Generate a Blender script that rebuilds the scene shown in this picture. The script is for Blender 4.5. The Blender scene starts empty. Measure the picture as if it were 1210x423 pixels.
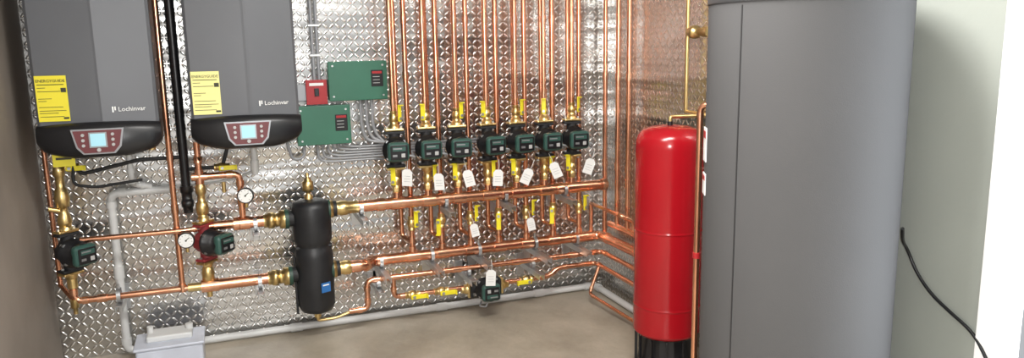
import bpy, bmesh, math, random
from mathutils import Vector, Matrix, Quaternion
random.seed(4)
sc=bpy.context.scene
try:
    sc.view_settings.view_transform='Standard'
except Exception: pass
# ------------------------------------------------------------------ camera
f=900.;ps=math.radians(20.6);th=math.radians(10.2);rho=math.radians(1.0)
fw=Vector((math.sin(ps),math.cos(ps),0));r0=Vector((math.cos(ps),-math.sin(ps),0));up=Vector((0,0,1))
F=fw*math.cos(th)-up*math.sin(th);u0=fw*math.sin(th)+up*math.cos(th)
R=r0*math.cos(rho)-u0*math.sin(rho);U=r0*math.sin(rho)+u0*math.cos(rho)
cam=bpy.data.cameras.new('camera');co=bpy.data.objects.new('camera',cam);sc.collection.objects.link(co)
M=Matrix((R,U,-F)).transposed().to_4x4();M.translation=Vector((.83,-4.07,1.5));co.matrix_world=M
cam.sensor_width=36;cam.lens=36*f/1210;cam.clip_start=.02
sc.camera=co
# ------------------------------------------------------------------ materials
def mat(name,col,rough=.5,metal=0,noise=0,nscale=8,bump=0,bscale=40,emit=0,spec=None,trans=0,alpha=None,detail=4):
    m=bpy.data.materials.new(name);m.use_nodes=True;nt=m.node_tree;b=nt.nodes['Principled BSDF']
    b.inputs['Base Color'].default_value=(*col,1);b.inputs['Roughness'].default_value=rough;b.inputs['Metallic'].default_value=metal
    if spec is not None:b.inputs['Specular IOR Level'].default_value=spec
    if trans:b.inputs['Transmission Weight'].default_value=trans
    if emit:
        b.inputs['Emission Color'].default_value=(*col,1);b.inputs['Emission Strength'].default_value=emit
    tc=nt.nodes.new('ShaderNodeTexCoord')
    if noise:
        n=nt.nodes.new('ShaderNodeTexNoise');n.inputs['Scale'].default_value=nscale;n.inputs['Detail'].default_value=detail
        nt.links.new(tc.outputs['Object'],n.inputs['Vector'])
        r=nt.nodes.new('ShaderNodeValToRGB');r.color_ramp.elements[0].position=.3;r.color_ramp.elements[1].position=.7
        r.color_ramp.elements[0].color=(*[c*(1-noise) for c in col],1);r.color_ramp.elements[1].color=(*[min(1,c*(1+noise)) for c in col],1)
        nt.links.new(n.outputs['Fac'],r.inputs['Fac']);nt.links.new(r.outputs['Color'],b.inputs['Base Color'])
    if bump:
        n=nt.nodes.new('ShaderNodeTexNoise');n.inputs['Scale'].default_value=bscale;n.inputs['Detail'].default_value=5
        nt.links.new(tc.outputs['Object'],n.inputs['Vector'])
        bp=nt.nodes.new('ShaderNodeBump');bp.inputs['Strength'].default_value=bump;bp.inputs['Distance'].default_value=.01
        nt.links.new(n.outputs['Fac'],bp.inputs['Height']);nt.links.new(bp.outputs['Normal'],b.inputs['Normal'])
    return m
def plate_mat(name,ax):
    m=bpy.data.materials.new(name);m.use_nodes=True;nt=m.node_tree;N=nt.nodes;Lk=nt.links;b=N['Principled BSDF']
    tc=N.new('ShaderNodeTexCoord');sp=N.new('ShaderNodeSeparateXYZ');Lk.new(tc.outputs['Object'],sp.inputs[0])
    def mth(op,a,b2=None,c=None):
        n=N.new('ShaderNodeMath');n.operation=op
        for i,v in enumerate((a,b2,c)):
            if v is None:continue
            if isinstance(v,(int,float)):n.inputs[i].default_value=v
            else:Lk.new(v,n.inputs[i])
        return n.outputs[0]
    cell=.031
    a=mth('DIVIDE',sp.outputs[ax],cell);c=mth('DIVIDE',sp.outputs['Z'],cell)
    ia=mth('FLOOR',a);ic=mth('FLOOR',c)
    par=mth('FLOORED_MODULO',mth('ADD',ia,ic),2.0)
    x=mth('SUBTRACT',mth('SUBTRACT',a,ia),.5);y=mth('SUBTRACT',mth('SUBTRACT',c,ic),.5)
    s=mth('MULTIPLY',mth('ADD',x,y),.7071);t=mth('MULTIPLY',mth('SUBTRACT',x,y),.7071)
    inv=mth('SUBTRACT',1.0,par)
    lo=mth('ADD',mth('MULTIPLY',s,par),mth('MULTIPLY',t,inv))
    sh=mth('ADD',mth('MULTIPLY',t,par),mth('MULTIPLY',s,inv))
    d=mth('ADD',mth('POWER',mth('ABSOLUTE',mth('DIVIDE',lo,.54)),2.0),mth('POWER',mth('ABSOLUTE',mth('DIVIDE',sh,.21)),2.0))
    h=mth('SUBTRACT',1.0,d);hc=mth('MAXIMUM',h,0.0)
    hs=mth('POWER',hc,.6)
    # slow waviness of the thin sheet, mostly as horizontal rolls
    mp=N.new('ShaderNodeMapping');mp.inputs['Scale'].default_value=(.5,.5,3.2);Lk.new(tc.outputs['Object'],mp.inputs['Vector'])
    nz=N.new('ShaderNodeTexNoise');nz.inputs['Scale'].default_value=1.6;nz.inputs['Detail'].default_value=2;Lk.new(mp.outputs['Vector'],nz.inputs['Vector'])
    hh=mth('ADD',hs,mth('MULTIPLY',nz.outputs['Fac'],10.0))
    bp=N.new('ShaderNodeBump');bp.inputs['Strength'].default_value=1.0;bp.inputs['Distance'].default_value=.003
    Lk.new(hh,bp.inputs['Height']);Lk.new(bp.outputs['Normal'],b.inputs['Normal'])
    mx=N.new('ShaderNodeMix');mx.data_type='RGBA';mx.inputs[6].default_value=(.60,.595,.58,1);mx.inputs[7].default_value=(.98,.98,.97,1)
    Lk.new(hs,mx.inputs[0]);Lk.new(mx.outputs[2],b.inputs['Base Color'])
    b.inputs['Metallic'].default_value=1.0;b.inputs['Roughness'].default_value=.235
    return m
m_copper=mat('copper',(.86,.42,.26),.26,1,.18,9)
m_copper2=mat('copper_fitting',(.90,.48,.31),.24,1,.12,14)
m_brass=mat('brass',(.78,.58,.26),.32,1,.15,20)
m_yel=mat('yellow_handle',(.90,.78,.03),.4)
m_black=mat('black_plastic',(.010,.010,.012),.34)
m_blackm=mat('black_matte',(.016,.016,.018),.6)
m_foam=mat('black_insulation',(.016,.017,.020),.42,0,.3,12)
m_grn=mat('pump_green',(.035,.095,.08),.4)
m_dgrn=mat('cast_dark_green',(.02,.06,.04),.45)
m_boxg=mat('control_box_green',(.036,.155,.10),.42,0,.08,5)
m_white=mat('white_paper',(.90,.90,.89),.6)
m_pvc=mat('white_pvc',(.66,.67,.67),.4,0,.05,6)
m_gray=mat('gray_conduit',(.33,.34,.36),.4,.3)
m_gal=mat('galvanized_steel',(.55,.56,.57),.38,.9,.15,20)
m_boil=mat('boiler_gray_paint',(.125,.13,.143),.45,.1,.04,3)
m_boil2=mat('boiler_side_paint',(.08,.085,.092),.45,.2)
m_silv=mat('silver_bezel',(.36,.37,.39),.3,.6)
m_panel=mat('keypad_dark_red',(.14,.03,.035),.4)
m_scr=mat('lcd_screen',(.35,.62,.72),.2,emit=.3)
m_btn=mat('button_grey',(.45,.45,.45),.4)
m_red=mat('red_paint',(.36,.006,.012),.20,0,.04,4)
m_redp=mat('red_box',(.40,.015,.02),.4)
m_redc=mat('red_cast_iron',(.26,.03,.035),.45)
m_lab=mat('energy_label_yellow',(.88,.76,.05),.5)
m_lab2=mat('energy_label_overexposed',(.92,.86,.34),.5)  # same yellow label, overexposure painted in as a paler colour
m_ink=mat('label_ink',(.05,.05,.03),.6)
m_blue=mat('blue_label',(.03,.16,.45),.5)
m_heat=mat('heater_gray_jacket',(.100,.099,.102),.78,0,.04,2,.05,300,spec=.15)
m_heat2=mat('heater_cap_dark',(.035,.035,.037),.5)
m_lw=mat('left_wall_paint',(.23,.195,.165),.6,0,.18,2.5,.15,6)
m_rw=mat('pale_green_drywall',(.34,.365,.335),.7,0,.05,2,.05,60)
m_ceil=mat('ceiling_white',(.75,.75,.73),.8,0,.04,3)
m_trim=mat('white_trim',(.93,.94,.95),.5,0,.02,3)
m_tray=mat('translucent_plastic',(.58,.62,.72),.3,0,.08,10)
m_pb=plate_mat('diamond_plate_back','X');m_pr=plate_mat('diamond_plate_right','Y')
# concrete
m_fl=bpy.data.materials.new('concrete_floor');m_fl.use_nodes=True
nt=m_fl.node_tree;b=nt.nodes['Principled BSDF'];tc=nt.nodes.new('ShaderNodeTexCoord')
n1=nt.nodes.new('ShaderNodeTexNoise');n1.inputs['Scale'].default_value=2.2;n1.inputs['Detail'].default_value=8;n1.inputs['Roughness'].default_value=.65
r=nt.nodes.new('ShaderNodeValToRGB');r.color_ramp.elements[0].position=.32;r.color_ramp.elements[1].position=.68
r.color_ramp.elements[0].color=(.28,.24,.185,1);r.color_ramp.elements[1].color=(.47,.415,.335,1)
nt.links.new(tc.outputs['Object'],n1.inputs['Vector']);nt.links.new(n1.outputs['Fac'],r.inputs['Fac']);nt.links.new(r.outputs['Color'],b.inputs['Base Color'])
n2=nt.nodes.new('ShaderNodeTexNoise');n2.inputs['Scale'].default_value=30;n2.inputs['Detail'].default_value=6;nt.links.new(tc.outputs['Object'],n2.inputs['Vector'])
bp=nt.nodes.new('ShaderNodeBump');bp.inputs['Strength'].default_value=.2;bp.inputs['Distance'].default_value=.01;nt.links.new(n2.outputs['Fac'],bp.inputs['Height']);nt.links.new(bp.outputs['Normal'],b.inputs['Normal'])
b.inputs['Roughness'].default_value=.42
# ------------------------------------------------------------------ builder
class B:
    def __init__(s,name):s.name=name;s.v=[];s.f=[];s.m=[];s.sm=[];s.mats=[]
    def mi(s,m):
        if m not in s.mats:s.mats.append(m)
        return s.mats.index(m)
    def add(s,vs,fs,m,smooth=True):
        o=len(s.v);s.v+=[tuple(v) for v in vs];k=s.mi(m)
        for fc in fs:s.f.append([i+o for i in fc]);s.m.append(k);s.sm.append(smooth)
    def cap(s,ring,m,flip=False):
        o=len(s.v);s.v+=[tuple(v) for v in ring];idx=list(range(o,o+len(ring)))
        if flip:idx.reverse()
        s.f.append(idx);s.m.append(s.mi(m));s.sm.append(False)
    def lathe(s,o,ax,prof,m,n=20,caps=True,smooth=True,ph=0):
        o=Vector(o);ax=Vector(ax).normalized();a=ax.orthogonal().normalized();c=ax.cross(a)
        if abs(ax.z)<.9:
            a=up.cross(ax).normalized();c=ax.cross(a)
        vs=[];fs=[];rings=[]
        for t,r_ in prof:
            ring=[o+ax*t+(a*math.cos(2*math.pi*(i/n)+ph)+c*math.sin(2*math.pi*(i/n)+ph))*r_ for i in range(n)]
            rings.append(ring);vs+=ring
        for j in range(len(prof)-1):
            for i in range(n):
                k=(i+1)%n;fs.append([j*n+i,j*n+k,(j+1)*n+k,(j+1)*n+i])
        s.add(vs,fs,m,smooth)
        if caps:
            if prof[0][1]>1e-5:s.cap(rings[0],m,True)
            if prof[-1][1]>1e-5:s.cap(rings[-1],m)
    def cyl(s,p0,p1,r_,m,r1=None,n=16,smooth=True,ph=0):
        p0=Vector(p0);p1=Vector(p1);d=p1-p0
        s.lathe(p0,d,[(0,r_),(d.length,r_ if r1 is None else r1)],m,n,True,smooth,ph)
    def tube(s,pts,r_,m,n=12,bend=None,fit=None,fm=None):
        P=[Vector(p) for p in pts];bend=bend or r_*2.6
        path=[P[0]]
        for i in range(1,len(P)-1):
            a,c,d=P[i-1],P[i],P[i+1]
            d1=(a-c);d2=(d-c);l=min(bend,d1.length*.49,d2.length*.49)
            q0=c+d1.normalized()*l;q2=c+d2.normalized()*l
            for k in range(7):
                t=k/6;path.append(q0*(1-t)**2+c*2*t*(1-t)+q2*t*t)
            if fit:
                fr=r_*fit
                for q,dd in ((q0,d1.normalized()),(q2,d2.normalized())):
                    s.cyl(q-dd*r_*.2,q+dd*r_*1.5,fr,fm or m,n=n)
        path.append(P[-1])
        pp=[path[0]]
        for q in path[1:]:
            if (q-pp[-1]).length>1e-5:pp.append(q)
        path=pp
        T=[]
        for i in range(len(path)):
            a=path[max(0,i-1)];c=path[min(len(path)-1,i+1)];T.append((c-a).normalized())
        nv=T[0].orthogonal().normalized();vs=[];rings=[]
        for i,p in enumerate(path):
            if i:
                q=T[i-1].rotation_difference(T[i]);nv=q@nv
            nv=(nv-T[i]*nv.dot(T[i])).normalized();bb=T[i].cross(nv)
            ring=[p+(nv*math.cos(2*math.pi*k/n)+bb*math.sin(2*math.pi*k/n))*r_ for k in range(n)]
            rings.append(ring);vs+=ring
        fs=[]
        for j in range(len(path)-1):
            for i in range(n):
                k=(i+1)%n;fs.append([j*n+i,j*n+k,(j+1)*n+k,(j+1)*n+i])
        s.add(vs,fs,m,True);s.cap(rings[0],m,True);s.cap(rings[-1],m)
    def box(s,c,size,m,bev=0,rot=None,seg=2):
        bm=bmesh.new();bmesh.ops.create_cube(bm,size=1)
        bmesh.ops.scale(bm,vec=Vector(size),verts=bm.verts)
        if bev:bmesh.ops.bevel(bm,geom=list(bm.edges),offset=bev,segments=seg,affect='EDGES',profile=.5)
        mt=Matrix.Translation(Vector(c))@(rot.to_4x4() if rot else Matrix.Identity(4))
        bmesh.ops.transform(bm,matrix=mt,verts=bm.verts)
        bm.verts.index_update()
        s.add([v.co.copy() for v in bm.verts],[[v.index for v in fc.verts] for fc in bm.faces],m,False);bm.free()
    def text(s,txt,loc,size,m,rot=(math.pi/2,0,0),ext=.0006,align='LEFT'):
        cu=bpy.data.curves.new('t','FONT');cu.body=txt;cu.size=size;cu.extrude=ext;cu.align_x=align;cu.resolution_u=2
        ob=bpy.data.objects.new('t',cu);sc.collection.objects.link(ob)
        bpy.context.view_layer.update()
        me=ob.to_mesh();from mathutils import Euler
        mt=Matrix.Translation(Vector(loc))@Euler(rot).to_matrix().to_4x4()
        s.add([mt@v.co for v in me.vertices],[list(p.vertices) for p in me.polygons],m,False)
        ob.to_mesh_clear();bpy.data.objects.remove(ob);bpy.data.curves.remove(cu)
    def mesh(s):
        me=bpy.data.meshes.new(s.name);me.from_pydata(s.v,[],s.f)
        for m in s.mats:me.materials.append(m)
        for p,k,q in zip(me.polygons,s.m,s.sm):p.material_index=k;p.use_smooth=q
        me.update();return me
    def done(s,loc=(0,0,0),rot=(0,0,0)):
        me=s.mesh();return inst(s.name,me,loc,rot)
def inst(name,me,loc=(0,0,0),rot=(0,0,0),scale=1):
    ob=bpy.data.objects.new(name,me);ob.location=loc;ob.rotation_euler=rot;ob.scale=(scale,)*3;sc.collection.objects.link(ob);return ob
XR=2.93;ZC=2.5;YF=-6.0
# ------------------------------------------------------------------ room shell
b=B('floor');b.box(((XR)/2,YF/2,-.05),(XR+.4,-YF+.4,.1),m_fl);b.done()
b=B('ceiling');b.box((XR/2,YF/2,ZC+.05),(XR+.4,-YF+.4,.1),m_ceil);b.done()
b=B('wall_back');b.box((XR/2,.06,ZC/2),(XR+.24,.12,ZC),m_pb);b.done()
b=B('wall_left');b.box((-.06,YF/2,ZC/2),(.12,-YF,ZC),m_lw);b.done()
b=B('wall_right')
YD=-2.50
b.box((XR+.06,-.8,ZC/2),(.12,1.6,ZC),m_pr)
b.box((XR+.06,(YD-.03-1.6)/2,ZC/2),(.12,-YD+.03-1.6,ZC),m_rw)
b.box((XR+.06,(-3.45+YF)/2,ZC/2),(.12,-YF-3.45,ZC),m_rw)
b.box((XR+.06,(YD-.03-3.45)/2,(2.1+ZC)/2),(.12,3.45+YD-.03,ZC-2.1),m_rw)
b.done()
b=B('trim_1')
b.box((XR-.008,YD-.045,1.06),(.018,.07,2.12),m_trim,.003)
b.box((XR-.008,-3.435,1.06),(.018,.07,2.12),m_trim,.003)
b.box((XR-.008,-2.99,2.14),(.018,.96,.07),m_trim,.003)
b.box((XR+.06,YD-.04,1.05),(.13,.02,2.1),m_trim)
b.box((XR+.06,-3.44,1.05),(.13,.02,2.1),m_trim)
b.done()
# ------------------------------------------------------------------ boilers
def boiler(lab,small):
    b=B('boiler');W=.465;zb=1.12;zt=1.90
    xs=[0,.012,.24*1.0,.25,.26,W-.012,W];ys=[-.395,-.405,-.43,-.432,-.43,-.405,-.395]
    prof=[(0,-.03)]+list(zip(xs,ys))+[(W,-.03)]
    vs=[(x,y,zb) for x,y in prof]+[(x,y,zt) for x,y in prof];n=len(prof)
    for i in range(n):
        k=(i+1)%n
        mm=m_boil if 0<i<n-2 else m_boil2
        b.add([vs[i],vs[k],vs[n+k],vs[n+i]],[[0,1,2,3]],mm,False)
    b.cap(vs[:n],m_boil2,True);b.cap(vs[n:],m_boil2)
    for i in range(9):b.box((W+.001,-.2,zb+.12+i*.07),(.004,.22,.012),m_black)
    b.cyl((.12,-.2,zt),(.12,-.2,ZC-.001),.045,m_pvc,n=24);b.cyl((.34,-.2,zt),(.34,-.2,ZC-.001),.045,m_pvc,n=24)
    b.cyl((.12,-.2,zt),(.12,-.2,zt+.04),.055,m_black,n=24);b.cyl((.34,-.2,zt),(.34,-.2,zt+.04),.055,m_black,n=24)
    # curved black bezel
    K=24;secs=[]
    for i in range(K+1):
        t=i/K;x=-.006+t*(W+.012);c=1-(2*t-1)**2;e=abs(2*t-1)
        ztop=1.185+.012*c;zbot=1.083-.035*min(1,c*1.25)+.02*max(0,e-.9)/.1
        yf=-.425-.055*(c**.8);yk=-.30
        secs.append([(x,yk,zbot+.01),(x,yf+.03,zbot),(x,yf+.008,zbot+.012),(x,yf,zbot+.035),(x,yf+.003,ztop-.03),(x,yf+.014,ztop-.008),(x,yf+.03,ztop),(x,yk,ztop)])
    vs=[p for sct in secs for p in sct];q=8;fs=[]
    for i in range(K):
        for j in range(q):
            k=(j+1)%q;fs.append([i*q+j,(i+1)*q+j,(i+1)*q+k,i*q+k])
    b.add(vs,fs,m_black,True);b.cap(secs[0],m_black);b.cap(secs[-1],m_black,True)
    cx=.232
    def poly(pts,y,m,dy=.006):
        fr=[(cx+x,y-dy,z) for x,z in pts];bk=[(cx+x,y+.02,z) for x,z in pts];n=len(pts)
        b.add(fr+bk,[list(range(n))]+[[i,(i+1)%n,n+(i+1)%n,n+i][::-1] for i in range(n)],m,False)
    poly([(-.10,1.172),(-.085,1.095),(-.06,1.066),(.06,1.066),(.085,1.095),(.10,1.172)],-.479,m_silv)
    poly([(-.092,1.166),(-.078,1.10),(-.055,1.072),(.055,1.072),(.078,1.10),(.092,1.166)],-.483,m_panel)
    poly([(-.034,1.158),(-.034,1.094),(.034,1.094),(.034,1.158)],-.487,m_silv)
    poly([(-.028,1.153),(-.028,1.100),(.028,1.100),(.028,1.153)],-.489,m_scr)
    for sx in (-1,1):
        for k in range(3):b.cyl((cx+sx*.056,-.487,1.148-.022*k),(cx+sx*.056,-.494,1.148-.022*k),.0065,m_btn,n=12)
    b.cyl((cx,-.487,1.084),(cx,-.495,1.084),.008,m_btn,n=14)
    b.text('Lochinvar',(.312,-.4295,1.237),.027,m_white,rot=(math.pi/2,0,math.radians(7.4)),ext=.0012)
    rr=Matrix.Rotation(math.radians(7.4),3,'Z')
    b.box((.292,-.4285,1.246),(.006,.003,.024),m_white,rot=rr);b.box((.301,-.4275,1.250),(.005,.003,.016),m_white,rot=rr)
    lm=m_lab if lab else m_lab2;rz=Matrix.Rotation(math.radians(-6.2),3,'Z')
    lz=1.300;b.box((.070,-.4155,lz),(.118,.002,.19),lm,rot=rz)
    def on(x,z):return (.070+(x),-.4175-.108*x,lz+z)
    b.text('ENERGYGUIDE',on(-.055,.068),.0165,m_ink,rot=(math.pi/2,0,math.radians(-6.2)))
    for k,(w,z) in enumerate([(.10,.058),(.03,.045),(.085,.03),(.05,.0),(.03,-.01),(.09,-.035),(.10,-.05),(.07,-.06),(.09,-.075)]):
        b.box(on(-.052+w/2,z),(w,.0012,.002 if k else .003),m_ink,rot=rz)
    b.box(on(.045,.035),(.02,.0012,.018),m_ink,rot=rz)
    b.box(on(.045,-.082),(.02,.0012,.008),m_ink,rot=rz)
    for x in (.05,.12,.22,.34,.41):
        b.cyl((x,-.22,1.04),(x,-.22,zb+.02),.017,m_brass,n=12)
    b.box((W/2,-.2,1.115),(W-.03,.3,.02),m_boil2)
    if small:
        b.box((.075,-.36,1.035),(.085,.002,.06),m_lab);b.box((.075,-.362,1.04),(.06,.001,.01),m_ink)
    return b
boiler(True,True).done((.095,0,0));boiler(False,False).done((.692,0,0))
# ------------------------------------------------------------------ reusable meshes
def pump_mesh(red=False,upright=True):
    b=B('circulator_pump');vm=m_redc if red else m_blackm
    b.lathe((0,.035,0),(0,-1,0),[(0,.03),(.006,.046),(.045,.054),(.06,.048)],vm,8,ph=math.pi/8,smooth=False)
    for sg in (-1,1):
        b.cyl((0,0,sg*.03),(0,0,sg*.082),.026,vm,n=14)
        b.box((0,0,sg*.078),(.088,.05,.013),vm,.004);b.box((0,0,sg*.092),(.088,.05,.012),m_brass,.004)
        for x in (-.034,.034):b.cyl((x,0,sg*.065),(x,0,sg*.107),.0065,m_gal,n=6,smooth=False)
        b.lathe((0,0,sg*.096),(0,0,sg),[(0,.026),(.018,.024),(.02,.019),(.034,.019)],m_brass,16)
    b.lathe((0,-.02,0),(0,-1,0),[(0,.060),(.01,.063),(.012,.056),(.05,.056),(.052,.050),(.085,.050)],m_black,20)
    for k in range(4):
        a=math.pi/4+k*math.pi/2;b.cyl((.054*math.cos(a),-.018,.054*math.sin(a)),(.054*math.cos(a),-.04,.054*math.sin(a)),.008,m_gal,n=6,smooth=False)
    ry=None if upright else Matrix.Rotation(math.radians(90),3,'Y')
    def bx(c,s_,m,bv=0):
        c=Vector(c)
        if ry:c=ry@c
        b.box(c,s_,m,bv,rot=ry,seg=3)
    bx((0,-.105,0),(.100,.04,.090),m_grn,.018)
    bx((0,-.127,.0),(.078,.006,.066),m_black,.003)
    bx((0,-.1305,.016),(.060,.003,.020),m_grn,.001);bx((-.008,-.1325,.018),(.040,.002,.006),m_silv)
    bx((-.02,-.131,-.014),(.020,.002,.010),m_silv);bx((.018,-.131,-.014),(.018,.004,.018),m_btn,.002)
    b.tube([(.05,-.1,-.02),(.075,-.1,-.025),(.082,-.06,-.05),(.08,0,-.02)],.005,m_gray,8,.02)
    return b.mesh()
def valve_mesh():
    b=B('ball_valve')
    b.lathe((0,0,-.036),(0,0,1),[(0,.017),(.014,.017),(.016,.014),(.02,.019),(.036,.023),(.052,.019),(.056,.014),(.058,.017),(.072,.017)],m_brass,14)
    b.cyl((0,-.018,0),(0,-.042,0),.007,m_brass,n=10)
    b.box((0,-.042,.026),(.023,.006,.082),m_yel,.003)
    b.box((0,-.049,.064),(.023,.020,.006),m_yel,.002)
    b.cyl((0,-.043,0),(0,-.05,0),.008,m_gal,n=6,smooth=False)
    return b.mesh()
def tag_mesh():
    b=B('paper_tag');w,h=.024,.082
    pts=[(-w,0),(w,0),(w,h-.014),(w-.012,h),(-w+.012,h),(-w,h-.014)]
    fr=[(x,-.0008,z-h) for x,z in pts];bk=[(x,.0008,z-h) for x,z in pts];n=len(pts)
    b.add(fr+bk,[list(range(n)),list(range(2*n-1,n-1,-1))]+[[i,n+i,n+(i+1)%n,(i+1)%n] for i in range(n)],m_white,False)
    b.tube([(0,-.001,-.008),(.003,-.004,.02),(0,.01,.05)],.0012,m_white,6,.01)
    for k in range(3):b.box((0,-.0012,-.034-.013*k),(.030,.0006,.0012),m_gray)
    return b.mesh()
def gauge_mesh():
    b=B('pressure_gauge')
    b.lathe((0,.012,0),(0,-1,0),[(0,.026),(.004,.034),(.024,.035),(.027,.033),(.027,.030)],m_black,28,caps=True)
    b.cyl((0,-.0125,0),(0,-.0155,0),.030,m_white,n=28)
    b.box((.006,-.0165,.006),(.022,.001,.003),m_ink,rot=Matrix.Rotation(math.radians(-40),3,'Y'))
    b.cyl((0,-.0155,0),(0,-.018,0),.004,m_ink,n=10)
    for k in range(9):
        a=math.radians(-45+k*33.75);b.box((.024*math.cos(a),-.016,.024*math.sin(a)),(.005,.001,.0015),m_ink,rot=Matrix.Rotation(-a,3,'Y'))
    b.cyl((0,.006,-.03),(0,.006,-.055),.007,m_brass,n=8)
    return b.mesh()
ME_P=pump_mesh();ME_PR=pump_mesh(True);ME_PL=pump_mesh(False,False);ME_V=valve_mesh();ME_T=tag_mesh();ME_G=gauge_mesh()
# ------------------------------------------------------------------ manifolds
RX=[1.64+.168*i for i in range(7)];TX=[1.725+.166*i for i in range(7)]
def tee(b,x,y,z,r_,dirv=(0,0,1),rb=.014):
    b.cyl((x-.035,y,z),(x+.035,y,z),r_*1.14,m_copper2,n=18)
    d=Vector(dirv);p=Vector((x,y,z));b.cyl(p,p+d*(r_+.028),rb*1.35,m_copper2,n=14)
b=B('copper_manifold')
yu=-.2;zu=.68
b.cyl((1.42,yu,zu),(2.86,yu,zu),.030,m_copper,n=20)
b.lathe((1.285,yu,zu),(1,0,0),[(0,.045),(.022,.045),(.022,.034),(.05,.034),(.06,.038),(.09,.038),(.10,.032),(.15,.032)],m_brass,18)
b.lathe((1.275,yu,zu),(1,0,0),[(0,.05),(.018,.05)],m_dgrn,18)
b.lathe((2.83,yu,zu),(1,0,0),[(0,.034),(.035,.034),(.045,.02),(.046,0)],m_copper2,18,caps=False)
for x in RX:tee(b,x,yu,zu,.030)
for x in (1.55,1.90,2.24,2.57):b.cyl((x-.02,yu,zu),(x+.02,yu,zu),.034,m_copper2,n=18)
b.done()
b=B('copper_manifold');yl=-.14;zl=.365
b.tube([(1.33,-.2,zl),(1.46,-.2,zl),(1.50,yl,zl),(2.86,yl,zl),(2.86,-.62,zl)],.029,m_copper,18,.06,1.14,m_copper2)
b.lathe((1.285,-.2,zl),(1,0,0),[(0,.045),(.022,.045),(.022,.034),(.05,.034),(.06,.038),(.09,.038),(.10,.031),(.13,.031)],m_brass,18)
b.lathe((1.275,-.2,zl),(1,0,0),[(0,.05),(.018,.05)],m_dgrn,18)
for x in TX:tee(b,x,yl,zl,.029)
b.done()
# ------------------------------------------------------------------ zone risers, returns, pumps, valves, tags
tagr=[4,-2,-14,3,24,-22,18];PS=1.10
for i,x in enumerate(RX):
    b=B('copper_riser_pipe')
    b.cyl((x,yu,zu+.02),(x,yu,.83),.0135,m_copper,n=12);b.cyl((x,yu,1.09),(x,yu,ZC),.0135,m_copper,n=12)
    for z in (1.21,1.62):b.cyl((x,yu,z-.018),(x,yu,z+.018),.0165,m_copper2,n=12)
    b.lathe((x,yu,.735),(0,0,1),[(0,.0165),(.01,.021),(.03,.021),(.04,.0165)],m_brass,6,smooth=False)
    b.done()
    inst('circulator_pump',ME_P,(x,yu,.965),(0,0,math.radians(random.uniform(-6,6))),PS)
    inst('ball_valve',ME_V,(x,yu,1.125),(0,0,math.radians([35,-30,20,-40,30,-25,35][i])),1.05)
    inst('ball_valve',ME_V,(x,yu,.80),(0,0,math.radians([-30,40,-35,25,-40,30,-50][i])),1.12)
    inst('paper_tag',ME_T,(x+[.04,.035,.02,.03,.045,.01,.08][i],yu-.09,[.87,.835,.84,.83,.82,.845,.85][i]),(math.radians(6),math.radians(tagr[i]),math.radians(-20+random.uniform(-10,10))),1.1)
for i,x in enumerate(TX):
    b=B('copper_return_pipe')
    b.cyl((x,yl,zl+.02),(x,yl,ZC),.0135,m_copper,n=12)
    b.cyl((x-.042,yl+.06,.53),(x-.042,yl+.06,ZC),.0125,m_copper,n=12)
    b.tube([(x-.042,yl+.06,.54),(x-.042,yl+.06,.47),(x,yl,.45)],.0125,m_copper,12,.02)
    for z in (.46,1.34,1.62):b.cyl((x,yl,z-.018),(x,yl,z+.018),.0165,m_copper2,n=12)
    b.done()
    inst('ball_valve',ME_V,(x,yl,.55),(0,math.pi if i%2 else 0,math.radians([20,-35,30,-20,40,-30,25][i])),1.1)
    if i in (2,4):inst('paper_tag',ME_T,(x-.01,yl-.08,.53),(math.radians(4),math.radians(-12),math.radians(-10)),.9)
# ------------------------------------------------------------------ hydraulic separator
b=B('hydraulic_separator');sx,sy=1.20,-.2
b.lathe((sx,sy,.15),(0,0,1),[(0,.05),(.012,.078),(.04,.091),(.30,.096),(.335,.09),(.35,.082),(.358,.082),(.372,.09),(.39,.096),(.55,.096),(.575,.088),(.588,.06),(.592,.03)],m_foam,32)
b.lathe((sx,sy,.12),(0,0,1),[(0,.018),(.035,.018)],m_brass,12);b.tube([(sx,sy,.125),(sx,sy,.10),(sx+.09,sy,.10),(sx+.16,sy,.12)],.008,m_brass,10)
for z in (.365,.68):
    b.cyl((sx+.07,sy,z),(sx+.125,sy,z),.04,m_blackm,n=18)
for z in (.36,.65):b.cyl((sx-.125,sy,z),(sx-.07,sy,z),.04,m_blackm,n=18)
b.lathe((sx-.008,sy,.735),(0,0,1),[(0,.02),(.02,.022),(.03,.013),(.045,.013),(.05,.027),(.095,.027),(.10,.018),(.11,.018),(.115,.008),(.14,.008)],m_brass,14)
b.box((sx+.040,sy-.091,.30),(.050,.004,.050),m_blue,rot=Matrix.Rotation(math.radians(24),3,'Z'))
b.box((sx+.040,sy-.0935,.313),(.034,.003,.006),m_white,rot=Matrix.Rotation(math.radians(24),3,'Z'))
b.box((sx-.097,sy,.30),(.012,.02,.3),m_blackm,.004);
b.cyl((sx-.088,sy-.03,.5),(sx+.088,sy-.03,.5),.012,m_blackm,n=8)
b.done()
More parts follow.
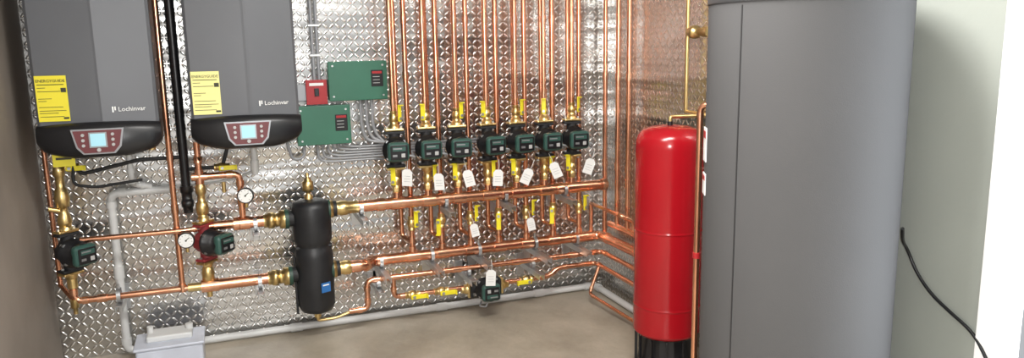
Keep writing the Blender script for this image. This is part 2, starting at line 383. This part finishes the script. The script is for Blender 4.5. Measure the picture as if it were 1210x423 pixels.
# ------------------------------------------------------------------ boiler piping
b=B('boiler_supply_pipe');y=-.2
b.cyl((.84,y,.65),(1.0,y,.65),.028,m_copper,n=18)
b.lathe((.97,y,.65),(1,0,0),[(0,.034),(.02,.034),(.02,.040),(.05,.040),(.05,.034),(.075,.034),(.075,.046),(.10,.046)],m_brass,18)
b.lathe((1.07,y,.65),(1,0,0),[(0,.05),(.018,.05)],m_dgrn,18)
b.cyl((.74,y,.65),(.85,y,.65),.022,m_copper,n=16);b.cyl((.83,y,.65),(.86,y,.65),.033,m_copper2,n=18)
b.tube([(.17,y-.02,.645),(.62,y-.02,.645),(.74,y,.65)],.0125,m_copper,12,.03,1.2,m_copper2)
b.tube([(.725,y,.895),(.875,y,.895),(.875,y,.65)],.0155,m_copper,12,.035,1.25,m_copper2)
b.cyl((.875,y,.74),(.875,y,.80),.020,m_copper2,n=14);b.cyl((.875,y,.765),(.895,y-.035,.765),.008,m_brass,n=10)
b.cyl((.855,y,.65),(.905,y,.65),.033,m_copper2,n=18)
b.lathe((.80,y,.86),(0,0,-1),[(0,.010),(.05,.010)],m_brass,10)
b.done()
inst('pressure_gauge',ME_G,(.895,-.245,.795),(0,0,math.radians(-8)),1.1)
b=B('boiler_return_pipe')
b.cyl((.66,y,.355),(.99,y,.355),.028,m_copper,n=18)
b.lathe((.97,y,.355),(1,0,0),[(0,.034),(.02,.034),(.02,.040),(.05,.040),(.05,.034),(.075,.034),(.075,.046),(.10,.046)],m_brass,18)
b.lathe((1.07,y,.355),(1,0,0),[(0,.05),(.018,.05)],m_dgrn,18)
b.cyl((.66,y,.355),(.74,y,.355),.033,m_copper2,n=18)
b.cyl((.60,y,.355),(.66,y,.355),.021,m_brass,n=16)
b.tube([(.62,y,.355),(.115,y,.355),(.115,y,.50)],.015,m_copper,12,.035,1.25,m_copper2)
b.cyl((.21,y,.355),(.25,y,.355),.020,m_copper2,n=12)
b.lathe((.115,y,.69),(0,0,1),[(0,.02),(.02,.02),(.022,.026),(.05,.03),(.08,.022),(.09,.018),(.11,.018),(.112,.028),(.15,.032),(.19,.026),(.2,.018),(.25,.018),(.255,.024),(.29,.024),(.3,.016),(.36,.016)],m_brass,14)
b.cyl((.115,y,.78),(.06,y-.02,.80),.011,m_brass,n=10)
b.cyl((.115,y,.42),(.115,y,.49),.022,m_brass,n=14)
b.lathe((.115,y,.355),(0,0,-1),[(-.01,.018),(.03,.018),(.032,.01),(.06,.01)],m_brass,12)
b.cyl((.04,-.06,.40),(.04,-.06,1.6),.011,m_copper,n=12)
b.cyl((.04,-.06,.40),(.115,-.2,.355),.011,m_copper,n=12)
b.cyl((.695,y,.90),(.695,y,1.06),.015,m_copper,n=14);b.lathe((.695,y,.96),(0,0,1),[(0,.02),(.03,.02),(.032,.014),(.05,.014)],m_copper2,14)
b.cyl((.66,y,.895),(.73,y,.895),.020,m_copper2,n=14);b.cyl((.695,y,.86),(.695,y,.93),.020,m_copper2,n=14)
b.lathe((.695,y,.69),(0,0,1),[(0,.018),(.02,.018),(.022,.026),(.05,.03),(.08,.026),(.085,.018),(.12,.018),(.125,.024),(.16,.024),(.17,.016),(.18,.016)],m_brass,14)
b.lathe((.695,y,.36),(0,0,1),[(0,.02),(.02,.02),(.025,.028),(.06,.03),(.09,.024),(.095,.018),(.11,.018)],m_brass,14)
b.cyl((.695,y,.355),(.695,y,.30),.014,m_brass,n=12)
b.done()
inst('circulator_pump',ME_P,(.115,-.2,.59),(0,0,math.radians(42)),1.08)
inst('circulator_pump',ME_PR,(.695,-.2,.575),(0,0,math.radians(48)),1.08)
inst('pressure_gauge',ME_G,(.615,-.25,.605),(0,0,math.radians(-5)),1.1)
b=B('copper_feed_pipe')
b.cyl((.575,-.2,.345),(.575,-.2,ZC),.0135,m_copper,n=12)
for z in (1.0,.75,.64,.36):b.cyl((.575,-.2,z-.02),(.575,-.2,z+.02),.017,m_copper2,n=12)
b.done()
b=B('black_gas_pipe')
b.cyl((.632,-.17,.80),(.632,-.17,ZC),.021,m_black,n=16)
b.lathe((.632,-.17,.72),(0,0,1),[(0,.022),(.03,.022),(.03,.028),(.06,.028),(.06,.024),(.10,.024),(.10,.029),(.13,.029)],m_black,16)
b.tube([(.632,-.17,.99),(.44,-.17,.99),(.20,-.17,.94),(.16,-.17,1.0),(.16,-.17,1.05)],.009,m_blackm,10,.02)
b.tube([(.632,-.17,.93),(.80,-.17,.93),(.84,-.17,1.05)],.009,m_blackm,10,.02)
b.tube([(.18,-.2,1.05),(.17,-.22,.9),(.26,-.2,.88),(.45,-.2,.9)],.007,m_blackm,8,.03)
b.done()
for p in ((.16,-.17,.975),(.80,-.17,.93)):
    inst('ball_valve',ME_V,p,(0,math.pi/2,0))
# ------------------------------------------------------------------ low distribution loop
b=B('copper_loop_pipe')
b.tube([(1.36,-.2,.125),(1.46,-.2,.125),(1.46,-.2,.28),(2.84,-.2,.28),(2.84,-.66,.28)],.0145,m_copper,12,.035,1.22,m_copper2)
b.tube([(1.60,-.2,.28),(1.60,-.2,.17),(2.02,-.2,.17)],.0135,m_copper,12,.035,1.22,m_copper2)
b.tube([(2.20,-.2,.17),(2.50,-.2,.17),(2.56,-.2,.215),(2.80,-.2,.215),(2.80,-.72,.215)],.0135,m_copper,12,.035,1.22,m_copper2)
b.tube([(2.80,-.25,.215),(2.72,-.28,.06),(2.78,-.9,.03)],.010,m_copper,10,.03,1.2,m_copper2)
for x in (1.60,1.95,2.30,2.65):b.cyl((x-.025,-.2,.28),(x+.025,-.2,.28),.018,m_copper2,n=12)
b.done()
inst('circulator_pump',ME_PL,(2.11,-.2,.16),(0,math.pi/2,0),1.05)
for x in (1.70,1.86):inst('ball_valve',ME_V,(x,-.2,.17),(0,math.pi/2,0),1.1)
inst('ball_valve',ME_V,(2.36,-.2,.17),(0,-math.pi/2,0),1.1)
inst('paper_tag',ME_T,(2.10,-.35,.30),(math.radians(3),math.radians(3),math.radians(-12)),1.1)
inst('ball_valve',ME_V,(2.76,-.82,.06),(math.pi/2,0,0))
b=B('copper_corner_pipe')
for k,yy in enumerate((-.16,-.31,-.43)):
    b.cyl((2.88,yy,.45 if k else .365),(2.88,yy,ZC),.0135,m_copper,n=12)
    for z in (.8,1.3):b.cyl((2.88,yy,z-.02),(2.88,yy,z+.02),.017,m_copper2,n=12)
b.tube([(2.88,-.22,.45),(2.88,-.62,.45)],.018,m_copper,12)
b.tube([(2.80,-.14,.56),(2.80,-.5,.56),(2.88,-.5,.52),(2.88,-.5,.45)],.011,m_copper,12,.03,1.2,m_copper2)
b.cyl((2.80,-.14,.365),(2.80,-.14,.56),.011,m_copper,n=12)
b.done()
# ------------------------------------------------------------------ strut brackets
b=B('strut_bracket')
for (x,z,L_) in [(1.45,.635,.34),(1.90,.635,.34),(2.24,.635,.34),(2.60,.635,.34),(1.55,.325,.34),(1.83,.325,.34),(2.10,.325,.34),(2.44,.325,.36),(1.52,.235,.30),(2.02,.235,.30),(2.40,.235,.34),(.93,.605,.30),(.93,.31,.30),(.30,.325,.26),(2.70,.325,.32)]:
    L_-=.004;yc=-L_/2-.002
    b.box((x,yc,z-.004),(.030,L_,.004),m_gal);b.box((x-.014,yc,z-.018),(.003,L_,.028),m_gal);b.box((x+.014,yc,z-.018),(.003,L_,.028),m_gal)
    b.box((x,-.006,z-.03),(.045,.006,.13),m_gal)
    yy=-.2 if z>.5 or z<.3 or x<1.4 else -.14
    rr=.030 if z>.3 else .016
    b.lathe((x-.009,yy,z+.005+rr),(1,0,0),[(0,rr+.006),(.018,rr+.006)],m_gal,18,caps=False)
    b.cyl((x,yy,z+2*rr),(x,yy,z+2*rr+.03),.005,m_gal,n=6)
b.done()
# ------------------------------------------------------------------ electrical
def cbox(name,x0,x1,z0,z1,d,lx):
    b=B(name)
    b.box(((x0+x1)/2,-d/2,(z0+z1)/2),(x1-x0,d,z1-z0),m_boxg,.006)
    b.box(((x0+x1)/2,-d-.002,(z0+z1)/2),(x1-x0+.006,.01,z1-z0+.006),m_boxg,.004)
    b.box((lx,-d-.009,(z0+z1)/2+.01),(.062,.004,.085),m_black,.002)
    b.box((lx,-d-.012,(z0+z1)/2+.04),(.05,.002,.012),m_redp)
    for k in range(3):b.box((lx-.005,-d-.012,(z0+z1)/2+.018-k*.016),(.035,.002,.003),m_btn)
    for px,pz in ((x0+.02,z0+.02),(x1-.02,z1-.02),(x0+.02,z1-.02),(x1-.02,z0+.02)):b.cyl((px,-d-.006,pz),(px,-d-.012,pz),.005,m_gal,n=8)
    return b
cbox('relay_control_box',1.34,1.635,1.22,1.415,.09,1.585).done()
cbox('relay_control_box',1.17,1.435,1.0,1.195,.09,1.39).done()
b=B('emergency_switch_box')
b.box((1.278,-.035,1.265),(.095,.068,.115),m_redp,.005);b.box((1.278,-.072,1.265),(.105,.006,.125),m_redp,.002)
b.box((1.278,-.078,1.265),(.022,.012,.04),m_black,.002);b.box((1.278,-.0765,1.305),(.07,.002,.014),m_white)
b.box((1.205,-.03,1.262),(.05,.055,.085),m_gray,.004)
b.done()
b=B('electrical_conduit')
b.cyl((1.275,-.03,1.325),(1.275,-.03,ZC),.0095,m_gray,n=12);b.cyl((1.30,-.03,1.325),(1.30,-.03,ZC),.0095,m_gray,n=12)
for z in (1.45,1.6):b.box((1.287,-.03,z),(.06,.024,.014),m_gal,.003)
for k,x in enumerate((1.50,1.53,1.56)):
    b.tube([(x,-.045,1.22),(x,-.045,1.08),(x+.02,-.045,1.0+.012*k),(1.62,-.06,.985)],.0085,m_gray,10,.04)
for k in range(6):
    x=1.27+.026*k;z=.90+.014*k
    b.tube([(x,-.045,1.0),(x,-.045,z+.012),(x+.06,-.045,z),(RX[k]-.07,-.045,z),(RX[k]-.04,-.09,z)],.0065,m_gray,10,.03)
b.tube([(1.20,-.045,1.0),(1.20,-.045,.93),(1.14,-.045,.92),(1.12,-.045,1.0),(1.12,-.045,1.05)],.008,m_gray,10,.03)
b.done()
# ------------------------------------------------------------------ PVC
b=B('pvc_drain_pipe')
b.tube([(.55,-.05,.82),(.29,-.05,.82),(.29,-.05,.024),(2.87,-.05,.024),(2.87,-.62,.024)],.019,m_pvc,14,.04,1.25,m_pvc)
b.cyl((.29,-.05,.40),(.29,-.05,.46),.024,m_pvc,n=14)
for x in (1.1,1.9,2.5):b.cyl((x-.03,-.05,.024),(x+.03,-.05,.024),.0235,m_pvc,n=14)
b.done()
b=B('pvc_condensate_pipe')
b.tube([(.40,-.16,1.06),(.40,-.16,.90),(.40,-.08,.86),(.47,-.05,.84)],.013,m_pvc,12,.03,1.25,m_pvc)
b.tube([(.95,-.16,1.06),(.95,-.16,.88)],.016,m_pvc,12);b.cyl((.95,-.16,.90),(.95,-.16,.95),.021,m_pvc,n=14)
b.tube([(.95,-.16,.90),(.85,-.08,.85),(.55,-.05,.82)],.006,m_pvc,8,.05)
b.done()
b=B('condensate_box')
b.box((.505,-.27,.065),(.29,.20,.13),m_tray,.012,seg=3);b.box((.505,-.27,.135),(.305,.215,.014),m_tray,.005)
b.box((.505,-.25,.155),(.20,.12,.03),m_pvc,.008);b.cyl((.42,-.24,.165),(.42,-.24,.20),.014,m_pvc,n=12);b.cyl((.59,-.24,.165),(.59,-.24,.19),.018,m_pvc,n=12)
b.done()
# ------------------------------------------------------------------ expansion tank
b=B('expansion_tank');tx,ty=2.660,-1.19;tr=.151
pr=[(0,.075),(.0,.11),(.010,.135),(.025,tr),(.03,tr)]
for zc in (.15,.50):
    pr+=[(zc-.009,tr),(zc-.005,tr),(zc-.002,tr+.002),(zc+.002,tr+.002),(zc+.005,tr),(zc+.009,tr)]
pr+=[(.865,tr),(.875,tr),(.90,tr*.985),(.925,tr*.92),(.943,tr*.8),(.955,tr*.6),(.962,tr*.3),(.963,0.0)]
b.lathe((tx,ty,.165),(0,0,1),pr,m_red,64,caps=False)
b.lathe((tx,ty,0),(0,0,1),[(0,.145),(.012,.147),(.02,.135),(.16,.12),(.19,.125)],m_black,12,smooth=False)
for k in range(12):
    a=2*math.pi*k/12;b.box((tx+.136*math.cos(a),ty+.136*math.sin(a),.085),(.014,.008,.17),m_black,.002,rot=Matrix.Rotation(a,3,'Z'))
b.cyl((tx,ty,1.12),(tx,ty,1.145),.012,m_black,n=12)
b.done()
# ------------------------------------------------------------------ water heater
b=B('water_heater_tank');hx,hy,hr=2.556,-2.125,.30
HT=1.61
b.lathe((hx,hy,.03),(0,0,1),[(0,hr-.01),(.01,hr),(.02,hr),(HT-.03,hr)],m_heat,96)
b.lathe((hx,hy,0),(0,0,1),[(0,hr-.03),(.04,hr-.03)],m_black,48)
b.lathe((hx,hy,HT-.005),(0,0,1),[(0,hr+.004),(.028,hr+.004),(.034,hr-.004),(.036,hr-.03)],m_heat2,96)
for deg in (192,318):
    a=math.radians(deg);p=Vector((hx+(hr+.0003)*math.cos(a),hy+(hr+.0003)*math.sin(a),HT/2+.01));b.box(p,(.003,.004,HT-.05),m_heat2,rot=Matrix.Rotation(a,3,'Z'))
for z,hh in ((1.16,.11),(1.03,.07)):
    a=math.radians(152)
    p=Vector((hx+(hr+.001)*math.cos(a),hy+(hr+.001)*math.sin(a),z));b.box(p,(.003,.06,hh),m_white,rot=Matrix.Rotation(a,3,'Z'))
    p=Vector((hx+(hr+.003)*math.cos(a),hy+(hr+.003)*math.sin(a),z+hh*.3));b.box(p,(.002,.05,hh*.2),m_redp,rot=Matrix.Rotation(a,3,'Z'))
for dx in (-.05,.12):
    b.cyl((hx+dx,hy,HT+.02),(hx+dx,hy,ZC),.014,m_copper,n=12);b.cyl((hx+dx,hy,HT+.02),(hx+dx,hy,HT+.08),.022,m_brass,n=12)
b.done()
b=B('copper_relief_pipe')
px_,py_=2.345,-1.872
b.tube([(2.40,-1.93,1.28),(px_,py_,1.28),(px_,py_,.05)],.0105,m_copper,12,.03,1.2,m_copper2)
b.lathe((px_,py_,.74),(0,0,1),[(0,.014),(.02,.014)],m_redp,10)
b.done()
b=B('brass_gas_line')
b.cyl((2.885,-.97,1.16),(2.885,-.97,ZC),.009,m_brass,n=10)
b.tube([(2.885,-.97,1.16),(2.885,-1.19,1.16),(tx,ty,1.165),(tx,ty,1.14)],.008,m_brass,10,.03)
b.lathe((2.86,-1.02,1.53),(0,-1,0),[(0,.02),(.03,.02),(.03,.03),(.06,.03),(.06,.018),(.12,.018),(.12,.024),(.16,.024)],m_brass,12)
b.cyl((2.885,-.97,1.53),(2.86,-1.02,1.53),.012,m_brass,n=10)
b.done()
# ------------------------------------------------------------------ power cord
b=B('power_cord')
b.tube([(2.80,-2.32,.90),(2.86,-2.27,.84),(XR-.012,-2.24,.80),(XR-.01,-2.28,.73),(XR-.01,-2.34,.675),(XR-.01,-2.42,.635),(XR-.01,-2.50,.60),(XR-.03,-2.58,.52),(XR-.03,-2.62,.3),(XR-.03,-2.60,.006),(XR-.2,-2.55,.006)],.0055,m_black,8,.05)
b.done()
# ------------------------------------------------------------------ lights
w=bpy.data.worlds.new('world');sc.world=w;w.use_nodes=True;bg=w.node_tree.nodes['Background'];bg.inputs[0].default_value=(.93,.96,1,1);bg.inputs[1].default_value=.52
def area(name,loc,tgt,sx_,sy_,pw,col):
    l=bpy.data.lights.new(name,'AREA');l.shape='RECTANGLE';l.size=sx_;l.size_y=sy_;l.energy=pw;l.color=col
    o=bpy.data.objects.new(name,l);o.location=loc;d=Vector(tgt)-Vector(loc);o.rotation_euler=d.to_track_quat('-Z','Y').to_euler();sc.collection.objects.link(o)
area('ceiling_fill_light',(1.7,-2.2,2.45),(1.7,-2.2,0),1.2,.3,62,(1,.98,.94))  # fill lamp added out of view under the ceiling to brighten the room
area('daylight_door',(XR+.35,-3.0,1.1),(XR-1,-3.0,1.1),.8,2.0,50,(.87,.94,1))
# the photographer's flash
l=bpy.data.lights.new('camera_flash','POINT');l.energy=150;l.shadow_soft_size=.06;l.color=(1,.99,.97)
o=bpy.data.objects.new('camera_flash',l);o.location=(.86,-4.10,1.56);sc.collection.objects.link(o)
